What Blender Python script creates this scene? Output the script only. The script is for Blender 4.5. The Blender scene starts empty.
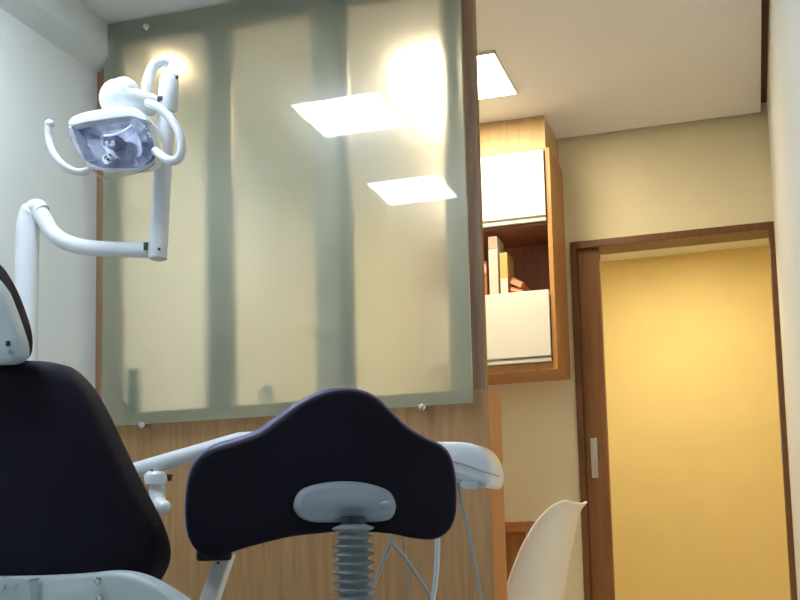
import bpy, bmesh, math, random
from mathutils import Vector, Matrix
random.seed(4)
PI = math.pi
C = bpy.context.scene.collection
S = bpy.context.scene

# ------------------------------------------------------------------ camera
YAW, PITCH, ROLL, F, CX, CY, H = .2694, .1041, -.03, 1050.35, 462.93, 427.69, .87
fw = Vector((-math.sin(YAW)*math.cos(PITCH), math.cos(YAW)*math.cos(PITCH), math.sin(PITCH)))
r0 = Vector((math.cos(YAW), math.sin(YAW), 0)); u0 = r0.cross(fw)
RX = r0*math.cos(ROLL) + u0*math.sin(ROLL); UP = -r0*math.sin(ROLL) + u0*math.cos(ROLL)
cam = bpy.data.cameras.new('camera'); co = bpy.data.objects.new('camera', cam); C.objects.link(co)
M3 = Matrix((RX, UP, -fw)).transposed()
co.matrix_world = Matrix.Translation((0, 0, H)) @ M3.to_4x4()
cam.sensor_width = 36; cam.lens = F/800*36; cam.clip_start = .02
cam.shift_x = (400-CX)/800; cam.shift_y = (CY-300)/800
S.camera = co

def at(x, y, Y):
    """point of the place at depth Y on the line of sight measured in the photograph"""
    d = fw + RX*((x-CX)/F) - UP*((y-CY)/F)
    return Vector((0, 0, H)) + d*(Y/d.y)

# ------------------------------------------------------------------ materials
def mat(name, col, rough=.5, metal=0, bump=0, bscale=60, var=0, vscale=4, **kw):
    m = bpy.data.materials.new(name); m.use_nodes = True
    n = m.node_tree.nodes; l = m.node_tree.links; b = n['Principled BSDF']
    b.inputs['Base Color'].default_value = (*col, 1)
    b.inputs['Roughness'].default_value = rough; b.inputs['Metallic'].default_value = metal
    for k, v in kw.items(): b.inputs[k.replace('_', ' ')].default_value = v
    tc = n.new('ShaderNodeTexCoord')
    nz = n.new('ShaderNodeTexNoise'); nz.inputs['Scale'].default_value = bscale; nz.inputs['Detail'].default_value = 4
    l.new(tc.outputs['Object'], nz.inputs['Vector'])
    if bump:
        bp = n.new('ShaderNodeBump'); bp.inputs['Strength'].default_value = bump; bp.inputs['Distance'].default_value = .002
        l.new(nz.outputs['Fac'], bp.inputs['Height']); l.new(bp.outputs['Normal'], b.inputs['Normal'])
    nv = n.new('ShaderNodeTexNoise'); nv.inputs['Scale'].default_value = vscale; nv.inputs['Detail'].default_value = 3
    l.new(tc.outputs['Object'], nv.inputs['Vector'])
    rp = n.new('ShaderNodeValToRGB')
    v = max(var, .012)
    rp.color_ramp.elements[0].position = .3; rp.color_ramp.elements[1].position = .7
    rp.color_ramp.elements[0].color = (*[c*(1-v) for c in col], 1)
    rp.color_ramp.elements[1].color = (*[min(1, c*(1+v)) for c in col], 1)
    l.new(nv.outputs['Fac'], rp.inputs['Fac']); l.new(rp.outputs['Color'], b.inputs['Base Color'])
    return m

def wood(name, a, b_, scale=(28, 28, 1.6), rough=.45):
    m = bpy.data.materials.new(name); m.use_nodes = True
    n = m.node_tree.nodes; l = m.node_tree.links; b = n['Principled BSDF']
    tc = n.new('ShaderNodeTexCoord'); mp = n.new('ShaderNodeMapping'); mp.inputs['Scale'].default_value = scale
    nz = n.new('ShaderNodeTexNoise'); nz.inputs['Scale'].default_value = 2.2; nz.inputs['Detail'].default_value = 7
    nz.inputs['Distortion'].default_value = .6
    rp = n.new('ShaderNodeValToRGB'); rp.color_ramp.elements[0].position = .3; rp.color_ramp.elements[1].position = .72
    rp.color_ramp.elements[0].color = (*a, 1); rp.color_ramp.elements[1].color = (*b_, 1)
    l.new(tc.outputs['Object'], mp.inputs['Vector']); l.new(mp.outputs['Vector'], nz.inputs['Vector'])
    l.new(nz.outputs['Fac'], rp.inputs['Fac']); l.new(rp.outputs['Color'], b.inputs['Base Color'])
    bp = n.new('ShaderNodeBump'); bp.inputs['Strength'].default_value = .12; bp.inputs['Distance'].default_value = .001
    l.new(nz.outputs['Fac'], bp.inputs['Height']); l.new(bp.outputs['Normal'], b.inputs['Normal'])
    b.inputs['Roughness'].default_value = rough
    return m

def emit(name, col, s):
    m = bpy.data.materials.new(name); m.use_nodes = True
    b = m.node_tree.nodes['Principled BSDF']
    b.inputs['Base Color'].default_value = (.8, .8, .8, 1)
    b.inputs['Emission Color'].default_value = (*col, 1); b.inputs['Emission Strength'].default_value = s
    return m

def glass(name, col, rough, ior=1.45, coat=0., milk=0., alpha=1.):
    m = bpy.data.materials.new(name); m.use_nodes = True
    n = m.node_tree.nodes; l = m.node_tree.links; b = n['Principled BSDF']
    b.inputs['Base Color'].default_value = (*col, 1); b.inputs['Roughness'].default_value = rough
    b.inputs['IOR'].default_value = ior; b.inputs['Transmission Weight'].default_value = 1
    b.inputs['Coat Weight'].default_value = coat; b.inputs['Coat Roughness'].default_value = .012; b.inputs['Coat IOR'].default_value = 1.5
    b.inputs['Alpha'].default_value = alpha
    if milk:
        d = n.new('ShaderNodeBsdfDiffuse'); d.inputs['Color'].default_value = (.38, .58, .46, 1)
        mx = n.new('ShaderNodeMixShader'); mx.inputs[0].default_value = milk
        l.new(b.outputs[0], mx.inputs[1]); l.new(d.outputs[0], mx.inputs[2])
        l.new(mx.outputs[0], n['Material Output'].inputs['Surface'])
    return m

M = dict(
    wall_cool=mat('painted_wall_pale', (.71, .75, .75), .75, bump=.15, bscale=180, var=.02, vscale=2),
    wall_warm=mat('painted_wall_cream', (.80, .73, .51), .8, bump=.15, bscale=180, var=.03, vscale=2),
    corridor=mat('painted_wall_yellow', (.80, .66, .31), .8, bump=.2, bscale=140, var=.03, vscale=3),
    ceil=mat('ceiling_paint', (.83, .82, .80), .85, bump=.1, bscale=150),
    gap=mat('shadow_gap_dark', (.20, .11, .06), .9),
    floor=mat('floor_vinyl', (.80, .79, .80), .4, var=.08),
    panel=wood('laminate_oak', (.33, .175, .07), (.46, .27, .12)),
    post=wood('laminate_brown', (.22, .12, .065), (.34, .20, .11)),
    shade_stile_post=wood('shade_stile_pale', (.50, .40, .27), (.60, .49, .34)),
    edge=wood('laminate_edge_honey', (.42, .16, .05), (.52, .22, .07)),
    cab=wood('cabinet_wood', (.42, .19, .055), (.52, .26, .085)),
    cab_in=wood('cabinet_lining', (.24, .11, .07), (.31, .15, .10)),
    desk=wood('desk_wood', (.26, .085, .03), (.36, .13, .05), (1.6, 28, 28)),
    door=wood('door_wood', (.22, .09, .026), (.31, .135, .04)),
    doorfr=wood('door_frame_wood', (.13, .052, .018), (.20, .082, .028)),
    lacquer=mat('white_lacquer', (.74, .73, .68), .3),
    plastic=mat('white_plastic', (.70, .745, .79), .28, Coat_Weight=.4),
    plastic2=mat('white_plastic_aged', (.80, .79, .73), .32, Coat_Weight=.3),
    shell=mat('moulded_shell_plastic', (.86, .84, .76), .35),
    grey=mat('grey_plastic', (.28, .325, .37), .4, bump=.2, bscale=400),
    shellgrey=mat('pale_grey_plastic', (.47, .55, .58), .42, bump=.15, bscale=300, var=.03),
    rubber=mat('bellows_rubber', (.20, .23, .25), .4),
    hose=mat('hose_grey', (.36, .39, .39), .45),
    black=mat('black_upholstery', (.0095, .0085, .016), .6, bump=.35, bscale=350, var=.2, vscale=6, Specular_IOR_Level=.1),
    purple=mat('purple_upholstery', (.045, .028, .19), .45, bump=.3, bscale=350),
    pad=mat('black_rubber', (.012, .012, .014), .5),
    metal=mat('brushed_metal', (.72, .72, .70), .25, 1),
    chrome=mat('polished_metal', (.85, .86, .88), .12, 1),
    dark=mat('dark_detail', (.02, .02, .03), .4),
    reflector=mat('blue_tinted_reflector', (.62, .66, .95), .2, .8, var=.25, vscale=30),
    bulb=mat('lamp_bulb_white', (.85, .87, .95), .15),
    led=emit('led_diffuser_cool', (.80, .90, 1.0), 15),
    led_warm=emit('led_diffuser_warm', (1.0, .82, .54), 23),
    led_corr=emit('corridor_lamp', (1.0, .84, .56), 46),
    frost=glass('frosted_glass', (.99, .97, .93), .40, 1.25, 1.0, .17),
    shield=glass('clear_plastic', (.93, .95, .97), .03, 1.2, 0, 0),
)

# ------------------------------------------------------------------ mesh helpers
def obj(name, bm, m, parent=None, smooth=True, bev=0, seg=2, sub=0, ang=35):
    bmesh.ops.recalc_face_normals(bm, faces=bm.faces)
    me = bpy.data.meshes.new(name); bm.to_mesh(me); bm.free()
    o = bpy.data.objects.new(name, me); C.objects.link(o)
    me.materials.append(m if not isinstance(m, str) else M[m])
    if parent:
        o.parent = parent; o.matrix_parent_inverse = Matrix.Translation(-parent.location)
    if smooth:
        for p in me.polygons: p.use_smooth = True
        me.set_sharp_from_angle(angle=math.radians(ang))
    if bev:
        md = o.modifiers.new('bevel', 'BEVEL'); md.width = bev; md.segments = seg; md.limit_method = 'ANGLE'; md.harden_normals = False
    if sub:
        md = o.modifiers.new('sub', 'SUBSURF'); md.levels = sub; md.render_levels = sub
    return o

def box(bm, x0, x1, y0, y1, z0, z1):
    v = [bm.verts.new((x, y, z)) for z in (z0, z1) for y in (y0, y1) for x in (x0, x1)]
    for f in ((0, 1, 3, 2), (4, 6, 7, 5), (0, 4, 5, 1), (2, 3, 7, 6), (0, 2, 6, 4), (1, 5, 7, 3)):
        bm.faces.new([v[i] for i in f])
    return bm
def B(*a): return box(bmesh.new(), *a)

def frame_of(t):
    t = t.normalized(); a = Vector((0, 1, 0)) if abs(t.y) < .9 else Vector((1, 0, 0))
    n = t.cross(a).normalized(); return n, t.cross(n)

def tube(bm, pts, rad, seg=20, cap=True):
    pts = [Vector(p) for p in pts]; n = len(pts)
    rad = rad if isinstance(rad, (list, tuple)) else [rad]*n
    rings = []; nn = None
    for i, p in enumerate(pts):
        t = (pts[min(i+1, n-1)] - pts[max(i-1, 0)]).normalized()
        if nn is None: nn, _ = frame_of(t)
        nn = (nn - t*nn.dot(t)).normalized(); b = t.cross(nn)
        rings.append([bm.verts.new(p + (nn*math.cos(a) + b*math.sin(a))*rad[i]) for a in (2*PI*k/seg for k in range(seg))])
    for a, b in zip(rings, rings[1:]):
        for k in range(seg): bm.faces.new((a[k], a[(k+1) % seg], b[(k+1) % seg], b[k]))
    if cap: bm.faces.new(rings[0]); bm.faces.new(rings[-1])
    return bm

def spline(pts, n=8, closed=False):
    pts = [Vector(p) for p in pts]; out = []; N = len(pts)
    for i in range(N if closed else N-1):
        if closed: p = [pts[(i+k-1) % N] for k in range(4)]
        else: p = [pts[max(0, i-1)], pts[i], pts[i+1], pts[min(N-1, i+2)]]
        for k in range(n):
            t = k/n
            out.append(.5*((2*p[1]) + (p[2]-p[0])*t + (2*p[0]-5*p[1]+4*p[2]-p[3])*t*t + (3*p[1]-p[0]-3*p[2]+p[3])*t**3))
    if not closed: out.append(pts[-1])
    return out

def lathe(bm, base, axis, prof, seg=28):
    """prof: (distance along axis, radius)"""
    axis = Vector(axis).normalized(); base = Vector(base); n, b = frame_of(axis); rings = []
    for d, r in prof:
        c = base + axis*d
        rings.append([bm.verts.new(c + (n*math.cos(a)+b*math.sin(a))*max(r, 1e-5)) for a in (2*PI*k/seg for k in range(seg))])
    for a, c in zip(rings, rings[1:]):
        for k in range(seg): bm.faces.new((a[k], a[(k+1) % seg], c[(k+1) % seg], c[k]))
    bm.faces.new(rings[0]); bm.faces.new(rings[-1])
    bmesh.ops.remove_doubles(bm, verts=bm.verts, dist=2e-5)
    return bm

def ball(bm, c, r, sc=(1, 1, 1), rot=None):
    m = Matrix.Translation(c) @ (rot or Matrix.Identity(4)) @ Matrix.Diagonal((*[r*s for s in sc], 1))
    bmesh.ops.create_uvsphere(bm, u_segments=28, v_segments=18, radius=1, matrix=m); return bm

def slab(bm, outline, y0, th, rnd, bulge=0., bend=0., back_bulge=0., xc=None, rs=5, flat=False):
    """cushion from a closed outline in the X/Z plane: rounded rim of radius rnd, domed faces.
    outline: list of (x, z); near face at y0, far face at y0+th"""
    P = [Vector((p[0], p[1])) for p in outline]; N = len(P)
    area = sum(P[i].x*P[(i+1) % N].y - P[(i+1) % N].x*P[i].y for i in range(N))
    if area < 0: P.reverse()
    nr = []
    for i in range(N):
        t = (P[(i+1) % N]-P[i-1]).normalized(); nr.append(Vector((-t.y, t.x)))
    cen = sum(P, Vector((0, 0)))/N
    if xc is None: xc = cen.x
    def ring(ins, y, s=1.):
        out = []
        for p, n in zip(P, nr):
            q = p + n*ins; q = cen + (q-cen)*s
            out.append(bm.verts.new((q.x, y + bend*(q.x-xc)**2, q.y)))
        return out
    R = []
    for s in (() if flat else (0.02, .25, .5, .75, .92)): R.append(ring(rnd, y0-bulge*(1-s*s), s))
    for k in range(rs+1):
        a = PI/2*k/rs; R.append(ring(rnd*(1-math.sin(a)), y0+rnd*(1-math.cos(a))))
    for k in range(rs+1):
        a = PI/2*k/rs; R.append(ring(rnd*(1-math.cos(a)), y0+th-rnd+rnd*math.sin(a)))
    for s in (() if flat else (.92, .75, .5, .25, .02)): R.append(ring(rnd, y0+th+back_bulge*(1-s*s), s))
    for a, c in zip(R, R[1:]):
        for k in range(N): bm.faces.new((a[k], a[(k+1) % N], c[(k+1) % N], c[k]))
    bm.faces.new(R[0]); bm.faces.new(R[-1])
    bmesh.ops.remove_doubles(bm, verts=bm.verts, dist=1e-5)
    return bm

def pslab(px, P0, th, rnd, yaw, n=4, off=0., dy=0., **kw):
    """cushion whose outline lies in the upright plane through P0 turned by yaw; off: where the outline is read"""
    f = Vector((-math.sin(yaw), math.cos(yaw), 0)); r = Vector((math.cos(yaw), math.sin(yaw), 0)); P0 = Vector(P0)
    O = Vector((0, 0, H)); L = []
    for x, y in px:
        d = at(x, y, 1)-O; t = ((P0+f*off)-O).dot(f)/d.dot(f); q = O+d*t-P0
        L.append(Vector((q.dot(r), q.z, 0)))
    bm = slab(bmesh.new(), [(p.x, p.y) for p in spline(L, n, True)], dy, th, rnd, **kw)
    bm.transform(Matrix(((r.x, f.x, 0, P0.x), (r.y, f.y, 0, P0.y), (0, 0, 1, P0.z), (0, 0, 0, 1))))
    return bm

def outl(px, Y, n=5, closed=True):
    return [(p.x, p.z) for p in spline([at(x, y, Y) for x, y in px], n, closed)]

def thing(name, label, cat, loc=(0, 0, 0), group=None):
    o = bpy.data.objects.new(name, None); C.objects.link(o); o.location = loc; o.empty_display_size = .1
    o['label'] = label; o['category'] = cat
    if group: o['group'] = group
    return o
def tag(o, label, cat, group=None):
    o['label'] = label; o['category'] = cat
    if group: o['group'] = group
    return o
def st(o): o['kind'] = 'structure'; return o

# ------------------------------------------------------------------ room
ZC = 2.55; XL = -1.98; XR = .133; YP = 2.843; YD = 4.321; YB = -1.3; YC = 5.84
st(obj('floor', B(XL-.1, 1.2, YB-.1, YC+.1, -.08, 0), 'floor', smooth=False))
G = .026
# ceiling board with a recessed shadow gap along every wall
st(obj('ceiling', B(XL+.02, XR-G, YB+G, YD-G, ZC, ZC+.05), 'ceil', smooth=False))
st(obj('trim_1', B(XL-.1, XR+.1, YB-.1, YD+.12, ZC+.05, ZC+.1), 'gap', smooth=False))
st(obj('wall_left', B(XL-.1, XL, YB-.1, YD, 0, ZC+.05), 'wall_cool', smooth=False))
st(obj('wall_right', B(XR, XR+.1, YB-.1, YD+.0, 0, ZC+.05), 'wall_cool', smooth=False))
st(obj('wall_back', B(XL, XR, YB-.1, YB, 0, ZC+.05), 'wall_cool', smooth=False))
# sloped-bottom plaster beam running along the left wall
bm = bmesh.new(); XB = XL+.06
pr = [(XL, 2.40), (XB, 2.437), (XB, ZC), (XL, ZC)]
# seen from below the beam side is taller near its lower lip
ra = [bm.verts.new((x, YB, z)) for x, z in pr]; rb = [bm.verts.new((x, YP, z)) for x, z in pr]
for k in range(4): bm.faces.new((ra[k], ra[(k+1) % 4], rb[(k+1) % 4], rb[k]))
bm.faces.new(ra); bm.faces.new(rb)
st(obj('trim_2', bm, 'wall_cool', smooth=False))

# far wall with the door opening
DX0, DX1, DZ = -.698, XR, 2.098
bm = B(XL, DX0, YD, YD+.12, 0, ZC+.05); box(bm, DX0, DX1+.1, YD, YD+.12, DZ, ZC+.05)
st(obj('wall_far', bm, 'wall_warm', smooth=False))
# corridor
bm = B(-2.6, 1.2, YC, YC+.1, 0, 2.45)
st(obj('wall_corridor', bm, 'corridor', smooth=False))
st(obj('ceiling_corridor', B(-2.6, 1.2, YD+.12, YC, 2.40, 2.45), 'ceil', smooth=False))
st(obj('wall_corridor_left', B(-2.7, -2.6, YD+.12, YC, 0, 2.45), 'corridor', smooth=False))
st(obj('wall_corridor_right', B(1.2, 1.3, YD+.12, YC, 0, 2.45), 'corridor', smooth=False))
st(obj('wall_corridor_near', B(XR+.1, 1.2, YD+.0, YD+.12, 0, 2.6), 'corridor', smooth=False))
st(obj('trim_3', B(XL-.7, XL, YD+.0, YD+.12, 0, 2.6), 'corridor', smooth=False))

# door: casing, sliding leaf with pull, strike
d = bpy.data.objects.new('door_1', None); C.objects.link(d); d.location = (-.3, YD, 0); st(d)
bm = B(DX0, -.672, YD-.012, YD+.13, 0, DZ-.03)
obj('side_casing', bm, 'doorfr', d, smooth=False, bev=.002)
obj('head_casing', B(DX0, XR-.001, YD-.012, YD+.13, DZ-.03, DZ), 'doorfr', d, smooth=False, bev=.002)
obj('side_casing', B(XR-.022, XR-.001, YD-.012, YD+.13, 0, DZ-.03), 'doorfr', d, smooth=False, bev=.002)
lf = obj('sliding_leaf', B(-.672, -.580, YD+.02, YD+.06, .008, DZ-.031), 'door', d, smooth=False, bev=.003)
a = at(591, 438, YD+.02); b = at(599, 478, YD+.02)
bm = bmesh.new()
x0, x1, z0, z1 = a.x-.003, b.x-.001, b.z, a.z; t = .008
box(bm, x0, x1, YD+.012, YD+.0205, z1-t, z1); box(bm, x0, x1, YD+.012, YD+.0205, z0, z0+t)
box(bm, x0, x0+t, YD+.012, YD+.0205, z0+t, z1-t); box(bm, x1-t, x1, YD+.012, YD+.0205, z0+t, z1-t)
box(bm, x0+t, x1-t, YD+.017, YD+.0205, z0+t, z1-t)
h = obj('pull_handle', bm, 'metal', d, smooth=False, bev=.001); h['label'] = 'brushed metal recessed pull on the sliding door edge'
a = at(791, 428, YD); 
obj('strike_plate', B(XR-.026, XR-.0215, YD+.0, YD+.03, a.z-.12, a.z), 'metal', d, smooth=False)

# partition: oak half wall + upper timber frame with three openings
ZH = 1.279; PX0 = XL; PX1 = -.709
w = st(obj('wall_partition', B(PX0, PX1-.003, YP, YP+.153, 0, ZH), 'panel', smooth=False, bev=.0))
obj('end_panel', B(PX1-.003, PX1, YP, YP+.155, 0, ZH+.006), 'edge', w, smooth=False, bev=.001)
obj('sill', B(PX0, PX1-.003, YP+.0, YP+.153, ZH, ZH+.006), 'panel', w, smooth=False)
fr = bpy.data.objects.new('window_1', None); C.objects.link(fr); fr.location = (-1.3, YP, ZH); st(fr)
zb, zt, T = ZH+.006, 2.488, .03
def stile(x0, x1): return B(x0, x1, YP, YP+T, zb, ZC)
obj('stile', stile(XL, -1.895), 'post', fr, smooth=False, bev=.001)
obj('stile', stile(-.752, -.715), 'post', fr, smooth=False, bev=.001)
obj('mullion', stile(-1.577, -1.502), 'post', fr, smooth=False, bev=.001)
obj('mullion', stile(at(339, 200, YP).x, at(350, 200, YP).x), 'post', fr, smooth=False, bev=.001)
for a, b in ((205, 226), (314, 342), (446, 467)):  # first two added to imitate soft shading beside the mullions; last is the right stile
    obj('shade_stile_post', B(at(a, 200, YP+.08).x, at(b, 200, YP+.08).x, YP+.08, YP+.14, zb, ZC), 'shade_stile_post', fr, smooth=False, bev=.001)
bm = bmesh.new()
for x0, x1 in ((-1.895, -1.577), (-1.502, -1.155), (-1.155, -.752)): box(bm, x0, x1, YP, YP+T, zt, ZC)
obj('top_rail', bm, 'post', fr, smooth=False)

# frosted sheet held off the frame by four round fixings
gx0, gx1, gz0, gz1, gy = -1.932, -.746, 1.243, 2.540, YP-.030
gl = thing('frosted_glass_panel', 'large greenish frosted glass sheet bolted over the wooden partition frame', 'glass panel', ((gx0+gx1)/2, gy, gz0))
bm = bmesh.new()          # the sheet is notched round the plaster beam
pg = [(gx0, gz0), (gx1, gz0), (gx1, gz1), (XB+.003, gz1), (XB+.003, 2.42), (gx0, 2.405)]
va = [bm.verts.new((x, gy-.004, z)) for x, z in pg]; vb = [bm.verts.new((x, gy+.004, z)) for x, z in pg]
for k in range(6): bm.faces.new((va[k], va[(k+1) % 6], vb[(k+1) % 6], vb[k]))
bm.faces.new(va); bm.faces.new(vb)
obj('glass_sheet', bm, 'frost', gl, smooth=False)
for bx, bz in [(at(x, y, gy-.01).x, at(x, y, gy-.01).z) for x, y in ((146, 27), (142, 425), (422, 407), (415, -18))]:
    bm = lathe(bmesh.new(), (bx, YP, bz), (0, -1, 0), [(0, .0), (0, .007), (.0245, .007)], 20)
    lathe(bm, (bx, gy-.004, bz), (0, -1, 0), [(0, 0), (0, .011), (.008, .011), (.012, .008), (.013, 0)], 24)
    obj('fixing_bolt', bm, 'metal', gl)

# things on the sill behind the frosted glass
p = at(131, 405, YP+.055)
bt = thing('bottle', 'dark slim bottle on the sill, blurred behind the frosted glass at far left', 'bottle', (p.x, YP+.060, zb))
obj('body', lathe(bmesh.new(), (p.x+.006, YP+.060, zb), (0, 0, 1), [(0, 0), (0, .021), (.085, .020), (.1, .017), (.118, .016)]), mat('bottle_dark_green', (.02, .05, .04), .3), bt)
obj('cap', lathe(bmesh.new(), (p.x+.006, YP+.060, zb+.118), (0, 0, 1), [(0, 0), (0, .018), (.03, .018), (.033, 0)]), 'dark', bt)
tag(obj('soap_box', B(p.x-.036, p.x-.018, YP+.035, YP+.075, zb, zb+.042), mat('box_green', (.06, .13, .06), .5), smooth=False, bev=.003), 'small dark green box on the sill beside the blurred dark bottle', 'box')
p = at(268, 385, YP+.05)
cp = thing('paper_cup', 'small white cup on the sill behind the middle frosted pane', 'cup', (p.x, YP+.05, zb))
bm = lathe(bmesh.new(), (p.x, YP+.05, zb+.005), (0, 0, 1), [(0, 0), (0, .016), (.055, .022), (.055, .019), (.006, .013), (.006, 0)])
obj('body', bm, mat('cup_white', (.85, .83, .78), .6), cp)
bm = tube(bmesh.new(), [(p.x-.02+.0, YP+.05, zb+.045), (p.x-.034, YP+.05, zb+.035), (p.x-.03, YP+.05, zb+.018), (p.x-.017, YP+.05, zb+.014)], .003, 10)
obj('handle', bm, mat('cup_handle', (.6, .42, .3), .5), cp)
cp.location.z = zb

# ------------------------------------------------------------------ ceiling lights
def panel(xc, yc, led, label, zc=ZC, s=.175):
    t = thing('ceiling_light', label, 'ceiling light', (xc, yc, zc))
    bm = bmesh.new(); o = s+.006
    box(bm, xc-o, xc+o, yc-o, yc-s, zc-.012, zc); box(bm, xc-o, xc+o, yc+s, yc+o, zc-.012, zc)
    box(bm, xc-o, xc-s, yc-s, yc+s, zc-.012, zc); box(bm, xc+s, xc+o, yc-s, yc+s, zc-.012, zc)
    obj('frame', bm, 'lacquer', t, smooth=False)
    obj('diffuser', B(xc-s, xc+s, yc-s, yc+s, zc-.010, zc), led, t, smooth=False)
    return t
panel(-1.46, 1.875, 'led', 'square white LED ceiling panel nearest the partition, mirrored higher in the glass')
panel(-1.505, .935, 'led', 'square white LED ceiling panel, mirrored lower in the glass')
panel(-.965, 3.585, 'led_warm', 'square warm LED ceiling panel behind the partition beside the post')
q = at(172, 62, 1)-Vector((0, 0, H)); q = Vector((0, 0, H)) + q*((ZC-H)/q.z)
dl = thing('downlight', 'small round warm downlight glowing blurred behind the left frosted pane', 'ceiling light', (q.x, q.y, ZC))
obj('ring', lathe(bmesh.new(), (q.x, q.y, ZC), (0, 0, -1), [(0, 0), (0, .06), (.008, .058), (.01, .048), (.006, .046), (.006, 0)]), 'metal', dl)
obj('bulb', lathe(bmesh.new(), (q.x, q.y, ZC-.006), (0, 0, -1), [(0, 0), (0, .042), (.003, .042), (.006, .03), (.007, 0)]), emit('downlight_warm', (1.0, .76, .45), 8), dl)
panel(-.35, 5.0, 'led_corr', 'warm square ceiling lamp in the corridor beyond the sliding door', 2.40, .12)

# ------------------------------------------------------------------ wall cabinet
CX0, CX1, CF = -1.20, -.718, YD-.30
cb = thing('wall_cabinet', 'wooden wall cabinet with two white flap doors and an open book niche', 'cabinet', (-.96, YD, 1.53))
obj('body', (lambda bm: (box(bm, CX1-.018, CX1, CF, YD, 1.515, 2.413), box(bm, CX0, CX0+.018, CF, YD, 1.515, 2.413),
    box(bm, CX0+.018, CX1-.018, CF, YD, 1.515, 1.545), box(bm, CX0+.018, CX1-.018, CF, YD, 2.403, 2.413), bm)[-1])(bmesh.new()), 'cab', cb, smooth=False)
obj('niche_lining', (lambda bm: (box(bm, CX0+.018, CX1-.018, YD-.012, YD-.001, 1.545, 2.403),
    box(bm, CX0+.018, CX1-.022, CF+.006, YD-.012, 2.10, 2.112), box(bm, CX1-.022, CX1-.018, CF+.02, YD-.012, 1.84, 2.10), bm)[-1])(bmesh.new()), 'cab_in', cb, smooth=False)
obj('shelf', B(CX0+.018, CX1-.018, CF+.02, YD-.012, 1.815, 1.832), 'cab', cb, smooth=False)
obj('soffit', B(CX0, CX1-.015, CF+.003, YD, 2.413, ZC-.001), wood('soffit_wood', (.50, .33, .15), (.58, .40, .20)), cb, smooth=False)
for z0, z1 in ((2.112, 2.402), (1.547, 1.832)):
    dr = obj('door', B(CX0+.02, CX1-.022, CF-.016, CF+.002, z0+.022, z1), 'lacquer', cb, smooth=False, bev=.0015)
    obj('grip_profile', B(CX0+.02, CX1-.022, CF-.014, CF+.002, z0, z0+.012), mat('grip_grey', (.62, .62, .55), .3), dr, smooth=False)
    obj('grip_groove', B(CX0+.02, CX1-.022, CF-.006, CF+.002, z0+.012, z0+.022), mat('groove', (.36, .34, .28), .5), dr, smooth=False)

# books
def book(x0, x1, z1, cols, label, lean=0, dep=.12, yf=CF+.02, cat='book', band=None, zb0=1.832):
    t = thing('book', label, cat, ((x0+x1)/2, yf, zb0), 'books in the cabinet niche')
    cover = mat('cover', cols[0], .5); w = x1-x0
    bm = B(x0, x0+.0025, yf, yf+dep, zb0, z1); box(bm, x1-.0025, x1, yf, yf+dep, zb0, z1); box(bm, x0, x1, yf-.002, yf, zb0, z1)
    obj('cover', bm, cover, t, smooth=False)
    obj('pages', B(x0+.0025, x1-.0025, yf+.0005, yf+dep-.004, zb0+.003, z1-.004), mat('pages', (.75, .7, .58), .8), t, smooth=False)
    if band:
        obj('spine_label', B(x0+.001, x1-.001, yf-.0035, yf-.0018, band[0], band[1]), mat('spine_label', cols[1], .5), t, smooth=False)
    if lean:
        t.rotation_euler = (0, lean, 0)
    return t
yb = CF+.02
def bx(a, b, ztop): p = at(a, 280, yb); q = at(b, 280, yb); return p.x, q.x, at(a, ztop, yb).z
x0, x1, z1 = bx(483, 487, 262); book(x0, x1, z1, [(.32, .10, .05), (.75, .35, .22)], 'thin dark red book with a pink spine label, leftmost in the niche', band=(1.93, 1.965))
x0, x1, z1 = bx(489.5, 498.5, 237); book(x0, x1, z1, [(.55, .51, .45), (.36, .28, .21)], 'tallest book in the niche, pale grey with a brown top band', band=(z1-.05, z1-.004))
x0, x1, z1 = bx(500.5, 508, 253); book(x0, x1, z1, [(.55, .35, .12), (.66, .63, .56)], 'shorter yellow book with a white lower spine, right of the tall pale book', band=(1.836, 1.90))
# two books lying tilted against the yellow one
p = at(508.5, 291, yb)
for k, (ang, w_, th, col, pc, lab) in enumerate(((.32, .055, .016, (.50, .16, .05), (.8, .42, .28), 'orange-brown book lying tilted lowest beside the yellow one in the niche'),
                                         (.50, .052, .028, (.33, .10, .04), (.5, .3, .2), 'dark reddish book leaning on top of the tilted orange-brown book'))):
    t = thing('book', lab, 'book', (p.x+.004, yb, 1.834 + k*.02), 'books in the cabinet niche')
    x = p.x+.004; z = t.location.z
    bm = B(x, x+w_, yb+.004, yb+.16, z, z+.002); box(bm, x, x+w_, yb+.004, yb+.16, z+th-.002, z+th); box(bm, x, x+.002, yb+.004, yb+.16, z, z+th)
    obj('cover', bm, mat('cover', col, .5), t, smooth=False)
    obj('pages', B(x+.002, x+w_-.003, yb+.006, yb+.158, z+.002, z+th-.002), mat('pages', pc, .8), t, smooth=False)
    t.rotation_euler = (0, ang, 0)
    t.location.z += math.sin(ang)*w_ + k*.002

# ------------------------------------------------------------------ desk and shell chair
dk = thing('desk', 'reddish wooden desk top on a side panel below the wall cabinet', 'desk', (-1.1, 4.1, 0))
DKX = -.868; DKY = 3.95
obj('desktop', B(-1.75, at(527, 525, DKY).x, DKY, YD-.001, .885, .925), 'desk', dk, smooth=False, bev=.002)
obj('pedestal', B(at(525, 525, DKY).x-.16, at(525, 525, DKY).x-.004, DKY+.03, YD-.02, 0, .885), 'door', dk, smooth=False)
obj('side_panel', B(-1.74, -1.705, DKY+.03, YD-.02, 0, .885), 'door', dk, smooth=False)

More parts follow.
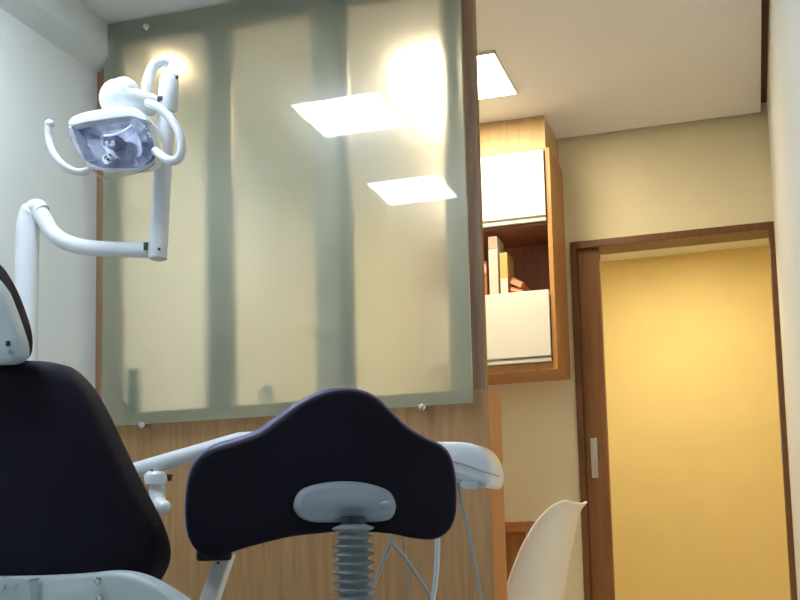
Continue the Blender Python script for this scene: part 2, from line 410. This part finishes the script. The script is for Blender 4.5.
# moulded shell chair facing left, towards the desk
ch = thing('shell_chair', 'white moulded plastic shell chair in front of the desk', 'chair', (-.815, 3.70, 0))
def shell():
    bm = bmesh.new(); c = Vector((-.815, 3.70, 0))
    # profile along the middle: (distance back, height), half width, how far the sides come forward/up
    prof = [(-.26, .555, .17, .0), (-.22, .575, .195, .015), (-.12, .565, .215, .04), (0, .555, .22, .07), (.07, .565, .215, .10),
            (.115, .61, .21, .115), (.135, .68, .205, .125), (.150, .76, .20, .11), (.168, .84, .19, .09), (.185, .91, .17, .065), (.200, .955, .145, .035), (.222, .978, .11, .012)]
    pp = spline([Vector((a, b, 0)) for a, b, _, _ in prof], 3); ww = spline([Vector((q[2], q[3], 0)) for q in prof], 3)
    n = len(pp); rows = []; W = 16
    for i in range(n):
        t = (pp[min(i+1, n-1)]-pp[max(i-1, 0)]).normalized(); nrm = Vector((-t.y, t.x))     # towards the sitter
        row = []
        for k in range(W+1):
            s = -1+2*k/W
            f = abs(s)**2.2
            a = pp[i].x + nrm.x*ww[i].y*f; z = pp[i].y + nrm.y*ww[i].y*f
            row.append((a, math.sin(s*PI/2*.92)*ww[i].x, z))
        rows.append(row)
    ra = math.radians(-8)
    def place(q): 
        a, s, z = q
        return Vector((c.x + a*math.cos(ra) - s*math.sin(ra), c.y + a*math.sin(ra) + s*math.cos(ra), z))
    V = [[bm.verts.new(place(q)) for q in row] for row in rows]
    for i in range(n-1):
        for k in range(W): bm.faces.new((V[i][k], V[i][k+1], V[i+1][k+1], V[i+1][k]))
    return bm
so = obj('shell_seat', shell(), 'shell', ch, ang=80)
md = so.modifiers.new('solid', 'SOLIDIFY'); md.thickness = .008; md.offset = 0
so.modifiers.new('sub', 'SUBSURF').render_levels = 1
for sx, sy in ((-1, -1), (1, -1), (-1, 1), (1, 1)):
    obj('leg', tube(bmesh.new(), [(-.815+sx*.10, 3.70+sy*.10, .55), (-.815+sx*.21, 3.70+sy*.21, 0)], [.014, .010], 14), 'cab', ch)
bm = tube(bmesh.new(), [(-.815-.13, 3.70-.13, .42), (-.815+.13, 3.70+.13, .42)], .005, 10); tube(bm, [(-.815-.13, 3.70+.13, .42), (-.815+.13, 3.70-.13, .42)], .005, 10)
obj('brace', bm, 'dark', ch)

# ------------------------------------------------------------------ operating light
YL = 2.2
ol = thing('operating_light', 'white dental operating lamp on a jointed arm and curved post', 'operating light', (at(26, 300, YL).x, YL, 0))
def A(x, y, Y=YL): return at(x, y, Y)
b0 = A(26, 300); 
pts = [Vector((b0.x, YL, .04)), Vector((b0.x, YL, .8)), A(26, 300), A(27, 250), A(28, 225), A(31, 213), A(37, 208), A(42, 212)]
obj('post', tube(bmesh.new(), spline(pts, 5), [.0285]*22+[.0270]*5+[.0235]*5+[.0215]*4, 24), 'plastic', ol)
obj('base', lathe(bmesh.new(), (b0.x, YL, 0), (0, 0, 1), [(0, 0), (0, .16), (.03, .16), (.05, .06), (.12, .03), (.12, 0)]), 'plastic', ol)
arm = spline([A(38, 210), A(44, 219), A(52, 232), A(66, 242), A(88, 247.5), A(120, 249.5), A(158, 250)], 6)
obj('lower_arm', tube(bmesh.new(), arm, [.0215+(.0185-.0215)*i/(len(arm)-1) for i in range(len(arm))], 22), 'plastic', ol)
jt = lathe(bmesh.new(), A(158, 260), (0, 0, 1), [(0, 0), (0, .016), (.003, .0222), (.055, .0222), (.058, .016), (.058, 0)])
j = obj('joint', jt, 'plastic', ol)
bm = B(A(149, 250).x, A(152, 250).x, YL-.0240, YL-.015, A(149, 250).z-.006, A(149, 245).z)
obj('joint_slot', bm, 'dark', j, smooth=False)
obj('joint_screw', ball(bmesh.new(), A(159, 249, YL-.0215), .0035), 'dark', j, smooth=False)
up = [A(159, 246), A(161, 200), A(165, 140), A(168.5, 95), A(169.5, 80)]
obj('upper_arm', tube(bmesh.new(), spline(up, 5), .0212, 24), 'plastic', ol)
# top housing
tp = obj('arm_head', lathe(bmesh.new(), A(168, 112, YL-.012), (A(170, 60)-A(168, 112)), [(0, 0), (.0, .019), (.012, .0235), (.05, .0250), (.082, .0225), (.1, .014), (.107, .006), (.108, 0)]), 'plastic', ol)
obj('button', ball(bmesh.new(), A(177, 77, YL-.03), .0045, (1, .6, 1.3)), 'dark', tp); bm = bmesh.new(); box(bm, A(165.5, 104).x, A(170.5, 104).x, YL-.037, YL-.028, A(165, 107).z, A(165, 102.5).z)
obj('marker', bm, 'dark', tp)
yk = spline([A(146, 98, YL-.03), A(146.5, 86, YL-.03), A(149, 76, YL-.02), A(154, 66, YL-.015), A(162, 61.5, YL-.01), A(169, 64)], 6)
obj('yoke', tube(bmesh.new(), yk, [.0115]*6+[.0125]*25, 18), 'plastic', ol)
# lamp head
YH = YL-.12
hd = obj('lamp_hub', ball(ball(bmesh.new(), A(118, 98, YH+.05), .047, (1, .8, 1)), A(124, 92, YH+.05), .036, (1, .9, 1)), 'plastic', ol)
bm = tube(bmesh.new(), [A(125, 100, YH+.05), A(140, 103, YH+.07), A(153, 105, YL-.02)], [.038, .030, .026], 24)
obj('swivel', bm, 'plastic', ol)
rim = [(69, 124), (72, 118), (84, 113.5), (100, 110.5), (117, 108), (130, 108), (139, 111), (147, 121), (152, 136), (155, 150), (153, 163), (141, 169), (120, 170), (100, 169), (86, 163), (76, 146)]
def rimring(sc, dy, cx=113, cy=138, n=4, off=(0, 0)):
    return [Vector((p.x, p.y+dy, p.z)) for p in spline([at(cx+(x-cx)*sc+off[0], cy+(y-cy)*sc+off[1], YH) for x, y in rim], n, True)]
def loft(bm, rings, close=True):
    R = [[bm.verts.new(p) for p in r] for r in rings]; N = len(R[0])
    for a, b_ in zip(R, R[1:]):
        for k in range(N): bm.faces.new((a[k], a[(k+1) % N], b_[(k+1) % N], b_[k]))
    if close: bm.faces.new(R[-1])
    return bm
# housing: upper hood is deep and white, hull falls away behind
bm = loft(bmesh.new(), [rimring(.93, .004), rimring(.99, -.004), rimring(1.02, .004), rimring(1.0, .03, off=(0, -1)), rimring(.86, .06, off=(2, -5)), rimring(.6, .085, off=(3, -12)), rimring(.3, .095, off=(4, -20))])
hs = obj('lamp_housing', bm, 'plastic', ol, ang=60)
# white brow over the lens
brow = [(68, 124.5), (72, 117), (84, 112), (100, 109), (117, 107), (131, 107), (140, 111), (146, 120), (139, 119), (131, 116.5), (115, 118), (100, 120), (84, 122.5), (75, 125)]
obj('brow', slab(bmesh.new(), outl(brow, YH-.018, 3), YH-.018, .028, .0025, flat=True), 'plastic', hs)
# faceted reflector inside
bm = bmesh.new(); rr = [rimring(.95, .002, n=1), rimring(.78, .02, n=1), rimring(.5, .034, n=1), rimring(.16, .038, n=1)]
loft(bm, rr)
rf = obj('reflector', bm, 'reflector', hs, smooth=False)
bm = B(A(104, 140, YH).x, A(117, 140, YH).x, YH-.004, YH+.034, A(110, 145, YH).z, A(110, 136, YH).z)
obj('bulb_holder', bm, mat('bulb_holder_violet', (.09, .08, .22), .25), hs, bev=.002)
bm = bmesh.new()
for q in (107, 113): ball(bm, A(q, 143.5, YH-.006), .0045, (1, 1, 1.5))
obj('bulb', bm, 'bulb', hs)
bm = lathe(bmesh.new(), A(109, 160, YH+.006), (0, -1, .1), [(0, 0), (0, .013), (.006, .0135), (.012, .010), (.012, .006), (.006, .005), (.006, 0)])
obj('lens_ring', bm, 'chrome', hs)
obj('lens_core', ball(bmesh.new(), A(109, 160, YH-.002), .0055), 'dark', hs)
bm = tube(bmesh.new(), spline([A(104, 136, YH-.025), A(114, 135, YH-.03), A(124, 131, YH-.03), A(132, 125, YH-.022)], 5), .0024, 10)
obj('reflection_streak', bm, 'bulb', hs)  # thin white tube imitating a streak of reflection in the lens
# clear splash guard hanging below
g = [(70, 128), (100, 121), (131, 118), (146, 126), (154, 145), (155, 160), (150, 168), (132, 175), (110, 179), (98, 177), (84, 160), (74, 145)]
obj('splash_guard', slab(bmesh.new(), outl(g, YH-.02, 3), YH-.022, .003, .0014, .004, back_bulge=-.004, rs=2), 'shield', hs)
lh = spline([A(49, 125, YH-.03), A(48.5, 138, YH-.03), A(53, 153, YH-.03), A(63, 165, YH-.025), A(76, 172, YH-.01), A(88, 170, YH+.01), A(93, 162, YH+.02)], 6)
obj('handle', ball(tube(bmesh.new(), lh, .0090, 16), A(49.5, 124, YH-.03), .0108), 'plastic', ol)
rh = spline([A(148, 103, YH-.01), A(158, 107, YH-.03), A(170, 118, YH-.035), A(179, 133, YH-.035), A(182, 148, YH-.035), A(178, 159, YH-.035), A(168, 160, YH-.03), A(155, 151, YH-.01)], 6)
obj('handle', tube(bmesh.new(), rh, .0102, 16), 'plastic', ol)

# ------------------------------------------------------------------ delivery unit behind the stool
YU = 2.12
un = thing('dental_delivery_unit', 'white dental delivery unit arm and tray head with hanging hoses', 'dental unit', (-1.56, YU, 0))
arm = [A(85, 485, YU), A(140, 469, YU), A(180, 457.5, YU), A(240, 440.5, YU), A(300, 438, YU)]
obj('arm', tube(bmesh.new(), arm, [.0185, .0185, .0185, .019, .019], 24), 'plastic', un)
obj('column', lathe(bmesh.new(), (arm[0].x, YU, 0), (0, 0, 1), [(0, 0), (0, .12), (.04, .12), (.06, .035), (arm[0].z+.03, .035), (arm[0].z+.035, .028), (arm[0].z+.035, 0)]), 'plastic', un)
kn = obj('joint_collar', lathe(bmesh.new(), A(156, 484.5, YU-.004), (0, 0, 1), [(0, 0), (0, .0235), (.012, .0265), (.022, .0255), (.03, .018), (.03, 0)]), 'plastic', un)
obj('joint_pad', lathe(bmesh.new(), A(162, 481, YU+.012), (0, 0, 1), [(0, 0), (0, .021), (.014, .024), (.014, 0)]), 'pad', kn)
pts = spline([A(157, 480, YU), A(157, 494, YU), A(159, 502, YU-.01), A(164, 508, YU-.03)], 4)
obj('elbow', ball(tube(bmesh.new(), pts, [.0175]*8+[.016]*5, 20), A(164, 507, YU-.03), .016), 'plastic', kn)
obj('screw', ball(bmesh.new(), A(152, 470, YU-.0245), .0028), 'dark', un)
# tray head
hd = [(330, 448), (400, 446), (455, 445), (478, 446), (490, 450), (498, 459), (502, 470), (502.5, 480), (499, 489), (490, 488.5), (458, 483), (400, 480), (330, 480)]
trh = obj('tray_head', slab(bmesh.new(), outl(hd, YU+.005, 3), YU-.10, .13, .018, .004), 'plastic', un)
obj('seam', tube(bmesh.new(), [A(440, 459, YU-.1045), A(460, 463, YU-.1045), A(480, 470, YU-.1040), A(499, 476.5, YU-.102)], .0013, 8), 'hose', trh)
bt_ = [(455, 477), (497, 484), (497, 488.5), (458, 484), (455, 482)]
obj('lower_band', slab(bmesh.new(), outl([(462, 481), (478, 483.5), (476, 489), (462, 488)], YU-.104, 3), YU-.106, .004, .001), 'shellgrey', trh)
def hose(px, r=.0042, Y=YU-.03, m='hose'):
    pts = spline([at(x, y, Y+k*.012) for k, (x, y) in enumerate(px)], 7)
    obj('hose', tube(bmesh.new(), pts, r, 12), m, un)
hose([(400, 482), (394, 530), (384, 560), (372, 592), (366, 640), (385, 700), (420, 690)])
hose([(382, 482), (390, 535), (405, 558), (422, 582), (436, 610), (450, 660)], .0040, YU-.05)
hose([(400, 482), (404, 540), (408, 580), (404, 640)], .0022, YU+.02)
hose([(436, 484), (437.5, 540), (436, 575), (432, 605), (424, 660)], .0058, YU-.04, 'plastic')
hose([(458, 484), (463, 510), (471, 545), (481, 600), (486, 660)], .0036, YU-.06)

# ------------------------------------------------------------------ dental chair (seen from behind its head end)
YK = 1.36
dc = thing('dental_chair', 'black upholstered dental chair seen from behind with a pale grey back shell', 'dental chair', (-1.16, 1.6, 0))
right = [(27, 364.5), (67, 366), (82, 372.5), (97, 389), (110, 412), (121, 436), (133, 462), (150, 497), (162, 522), (168.5, 543), (169, 560), (162, 578), (150, 590), (120, 600)]
cxp = -32
mir = [(2*cxp-x, y+ (x-cxp)*.03) for x, y in right]
full = right + [(40, 612), (-100, 614)] + mir[::-1] + [(-30, 364)]
obj('backrest', slab(bmesh.new(), outl(full, YK+.075, 4), YK, .085, .028, .006, back_bulge=.0, bend=.10), 'black', dc, ang=80)
pl = [(-90, 577), (0, 576), (60, 574.5), (100, 572), (123, 570), (143, 573), (163, 582), (187, 598), (205, 616), (215, 650), (190, 690), (100, 705), (-90, 712), (-200, 690), (-265, 640), (-250, 610), (-200, 585)]
shb = obj('back_shell', slab(bmesh.new(), outl(pl, YK-.01, 4), YK-.05, .045, .012, .01, bend=.12), 'shellgrey', dc, ang=60)
pl2 = [(-92, 579), (-60, 578), (24, 578), (29, 582), (31, 600), (32, 640), (25, 650), (-90, 652), (-96, 640), (-98, 590)]
mp = obj('mount_plate', slab(bmesh.new(), outl(pl2, YK-.07, 3), YK-.071, .02, .0015, flat=True), 'shellgrey', shb)
for q in ((97, 581.5), (99, 598.5), (-160, 590)):
    bm = lathe(bmesh.new(), at(q[0], q[1], YK-.057), (0, -1, 0), [(0, 0), (-.004, .0055), (0, .0055), (.003, .0045), (.0038, .003), (.002, .0025), (.002, 0)], 18)
    obj('bolt', bm, 'metal', shb)
for q in ((3, 586), (14, 586)):
    bm = lathe(bmesh.new(), at(q[0], q[1], YK-.072), (0, -1, 0), [(-.004, 0), (-.004, .0055), (.003, .0045), (.003, 0)], 18)
    obj('bolt', bm, 'shellgrey', mp)
# headrest
hr_r = [(-25, 246), (0, 263), (10, 275), (19, 292), (26, 310), (32, 330), (33, 345), (30, 357), (20, 364), (0, 365.5), (-30, 366)]
c2 = -62
hr = hr_r + [(2*c2-x, y+3) for x, y in hr_r[::-1]] + [(c2, 240)]
obj('headrest', slab(bmesh.new(), outl(hr, YK+.045, 4), YK-.01, .07, .024, .0), 'black', dc, ang=80)
hs_r = [(-20, 268), (0, 285), (9, 303), (17, 325), (22.5, 343), (22.5, 355), (15, 362), (0, 364), (-30, 364)]
hsh = hs_r + [(2*c2-x, y+3) for x, y in hs_r[::-1]] + [(c2, 262)]
h2 = obj('headrest_shell', slab(bmesh.new(), outl(hsh, YK-.02, 4), YK-.035, .035, .008, .004), 'shellgrey', dc, ang=60)
bm = B(at(6.5, 340, YK-.037).x, at(9.5, 340, YK-.037).x, YK-.0385, YK-.03, at(8, 346, YK-.037).z, at(8, 341, YK-.037).z)
obj('slot', bm, 'dark', h2, smooth=False)
bm = lathe(bmesh.new(), at(11, 352, YK-.037), (0, -1, 0), [(-.003, 0), (-.003, .0045), (.002, .004), (.0022, .002), (0, 0)], 16)
obj('bolt', bm, 'hose', h2)
p = at(c2, 366, YK)
obj('headrest_bar', B(p.x-.03, p.x+.03, YK+.03, YK+.045, p.z-.08, p.z+.05), 'metal', dc, smooth=False)
# seat, legrest and base under the frame of the picture
SX = at(cxp, 600, YK).x
def cushion(x0, x1, y0, y1, z0, z1): 
    return B(x0, x1, y0, y1, z0, z1)
obj('seat', cushion(SX-.26, SX+.26, YK+.05, YK+.50, .50, .60), 'black', dc, bev=.035, seg=4)
obj('leg_rest', cushion(SX-.23, SX+.23, YK+.51, YK+1.05, .49, .58), 'black', dc, bev=.035, seg=4)
obj('seat_frame', B(SX-.2, SX+.2, YK+.02, YK+1.0, .42, .50), 'plastic', dc, bev=.02)
obj('back_bracket', B(SX-.09, SX+.09, YK-.03, YK+.10, .45, .74), 'shellgrey', dc, bev=.01)
obj('pedestal', B(SX-.13, SX+.13, YK+.25, YK+.60, .05, .42), 'plastic', dc, bev=.03)
obj('base', B(SX-.24, SX+.24, YK+.05, YK+.95, 0, .05), 'plastic', dc, bev=.015)
# armrest seen under the stool's backrest
YA = 1.66
p0 = at(196, 549, YA); p1 = at(232, 560.5, YA)
bm = B(p0.x, p1.x, YA, YA+.26, p1.z, p0.z+.002)
pm = (p0+p1)/2; dv = pm-Vector((0, 0, H))
for v in bm.verts:
    if v.co.y > YA+.1: v.co.x += dv.x/dv.y*.26; v.co.z += .004
ar = obj('armrest', bm, 'pad', dc, bev=.006, seg=3)
s0, s1 = at(223, 555, YA+.03), at(202, 615, YA+.03); wv = Vector((.017, 0, 0))
bm = bmesh.new(); vs = []
for s_ in (s0, s1, s1+(s1-s0)*.9):
    for dy in (0, .02):
        for sg in (-1, 1): vs.append(bm.verts.new(s_ + wv*sg*(.95 if s_ is s0 else 1.05) + Vector((0, dy, 0))))
for k in (0, 4):
    for f in ((0, 1, 5, 4), (2, 6, 7, 3), (0, 4, 6, 2), (1, 3, 7, 5)): bm.faces.new([vs[i+k] for i in f])
bm.faces.new([vs[i] for i in (0, 2, 3, 1)]); bm.faces.new([vs[i] for i in (8, 9, 11, 10)])
ab = obj('armrest_support', bm, 'plastic2', dc, smooth=False, bev=.003)
obj('screw', ball(bmesh.new(), at(218, 563, YA+.029), .0025), 'dark', ab)
e = s1+(s1-s0)*.9
obj('armrest_bracket', B(SX+.19, e.x+.02, YA+.03, YA+.05, e.z-.04, e.z+.01), 'plastic', dc, bev=.003)

# ------------------------------------------------------------------ stool
YS = 1.5
back = [(196, 550), (189, 538), (186, 522), (185.5, 504), (188, 480), (194, 463), (204, 452), (218, 446), (240, 439.5), (260, 432), (280, 418), (300, 403), (322, 393), (344, 389), (362, 391), (377, 398), (391, 411),
        (407, 426), (425, 437), (443, 445), (453, 456), (458, 475), (459.5, 500), (457, 520), (449, 533), (435, 539.5), (414, 538), (391, 533.5), (350, 531), (324, 533), (292, 536.5), (260, 544), (236, 551), (218, 557.5), (205, 556)]
TS = math.radians(28); PS = at(330, 480, YS)
so = thing('dentist_stool', "black dentist's stool with winged backrest, grey bracket and ribbed bellows", 'stool', (at(352, 560, YS).x, YS+.2, 0))
obj('backrest', pslab(back, PS, .03, .012, TS, 3, dy=-.004, bulge=.003, bend=.35), 'black', so, ang=80)
cush = [((x-3.0 if y < 447 else x-1.2) if x < 300 else x-.3, (y-2.6 if x < 325 else y-1.2) if y < 450 else y-1.0) for x, y in back]
cs = obj('cushion', pslab(cush, PS, .05, .02, TS, 3, dy=.020, off=.04, back_bulge=.012, bend=.35), 'purple', so, ang=80)
cs['label'] = 'purple front cushion showing as a rim along the top edge'
br = [(294, 504), (297.5, 494), (305, 487.5), (322, 483), (344, 481), (367, 483), (388, 490), (395.5, 500), (396, 510), (391, 518.5), (378, 521.5), (345, 522), (316, 522), (302, 518), (295.5, 511)]
bk = obj('bracket', pslab(br, PS, .042, .016, TS, 4, dy=-.045, off=-.035, bulge=.007), 'grey', so, ang=70)
for q in ((308, 506), (386, 505)):
    p = at(q[0], q[1], YS-.047)
    obj('cap', ball(bmesh.new(), p, .010, (1.1, .28, .62)), 'grey', bk)
obj('screw_hole', ball(bmesh.new(), at(310.5, 506.5, YS-.0495), .0018), 'dark', bk)
# bellows round the backrest rod
ga = at(353, 524, YS-.03); gb = Vector((ga.x-.004, YS-.02, .60))
prof = []; L = (ga-gb).length; nr_ = int(L/.0124)
prof.append((0, .018))
for i in range(nr_):
    d0 = i*L/nr_; st_ = L/nr_
    prof += [(d0+st_*.14, .0215), (d0+st_*.38, .0300), (d0+st_*.5, .0315), (d0+st_*.62, .0300), (d0+st_*.86, .0215)]
prof.append((L, .018))
obj('bellows', lathe(bmesh.new(), ga, gb-ga, [(0, 0)]+prof+[(L, 0)], 32), 'rubber', so, ang=80)
obj('bellows_neck', lathe(bmesh.new(), ga+Vector((0, 0, .012)), (0, 0, -1), [(0, 0), (0, .017), (.012, .018), (.012, 0)]), 'dark', so)
sx, sy = ga.x, YS+.24
obj('seat', lathe(bmesh.new(), (sx, sy, .50), (0, 0, 1), [(0, 0), (0, .17), (.02, .195), (.05, .20), (.08, .185), (.092, .14), (.09, 0)], 40), 'black', so)
pts = spline([gb+Vector((0, 0, .02)), Vector((sx, YS-.01, .53)), Vector((sx, YS+.03, .49)), Vector((sx, sy, .485))], 5)
obj('back_rod', tube(bmesh.new(), pts, .012, 14), 'metal', so)
obj('gas_lift', lathe(bmesh.new(), (sx, sy, .10), (0, 0, 1), [(0, 0), (0, .03), (.2, .03), (.2, .016), (.4, .016), (.4, 0)]), 'metal', so)
for k in range(5):
    a = 2*PI*k/5+.3; dx, dy = math.cos(a), math.sin(a)
    lg = obj('base_leg', tube(bmesh.new(), [(sx, sy, .12), (sx+dx*.24, sy+dy*.24, .075)], [.022, .014], 14), 'metal', so)
    obj('caster', lathe(bmesh.new(), (sx+dx*.24-dy*.015, sy+dy*.24+dx*.015, .028), (dy, -dx, 0), [(0, 0), (0, .028), (.03, .028), (.03, 0)]), 'dark', lg)

# ------------------------------------------------------------------ render look
w = bpy.data.worlds.new('world'); S.world = w; w.use_nodes = True
w.node_tree.nodes['Background'].inputs[0].default_value = (.5, .55, .6, 1); w.node_tree.nodes['Background'].inputs[1].default_value = .05
S.view_settings.view_transform = 'Standard'; S.view_settings.look = 'None'; S.view_settings.exposure = 1.28; S.view_settings.gamma = 1
S.cycles.max_bounces = 12; S.cycles.transmission_bounces = 8; S.cycles.diffuse_bounces = 6; S.cycles.caustics_refractive = True
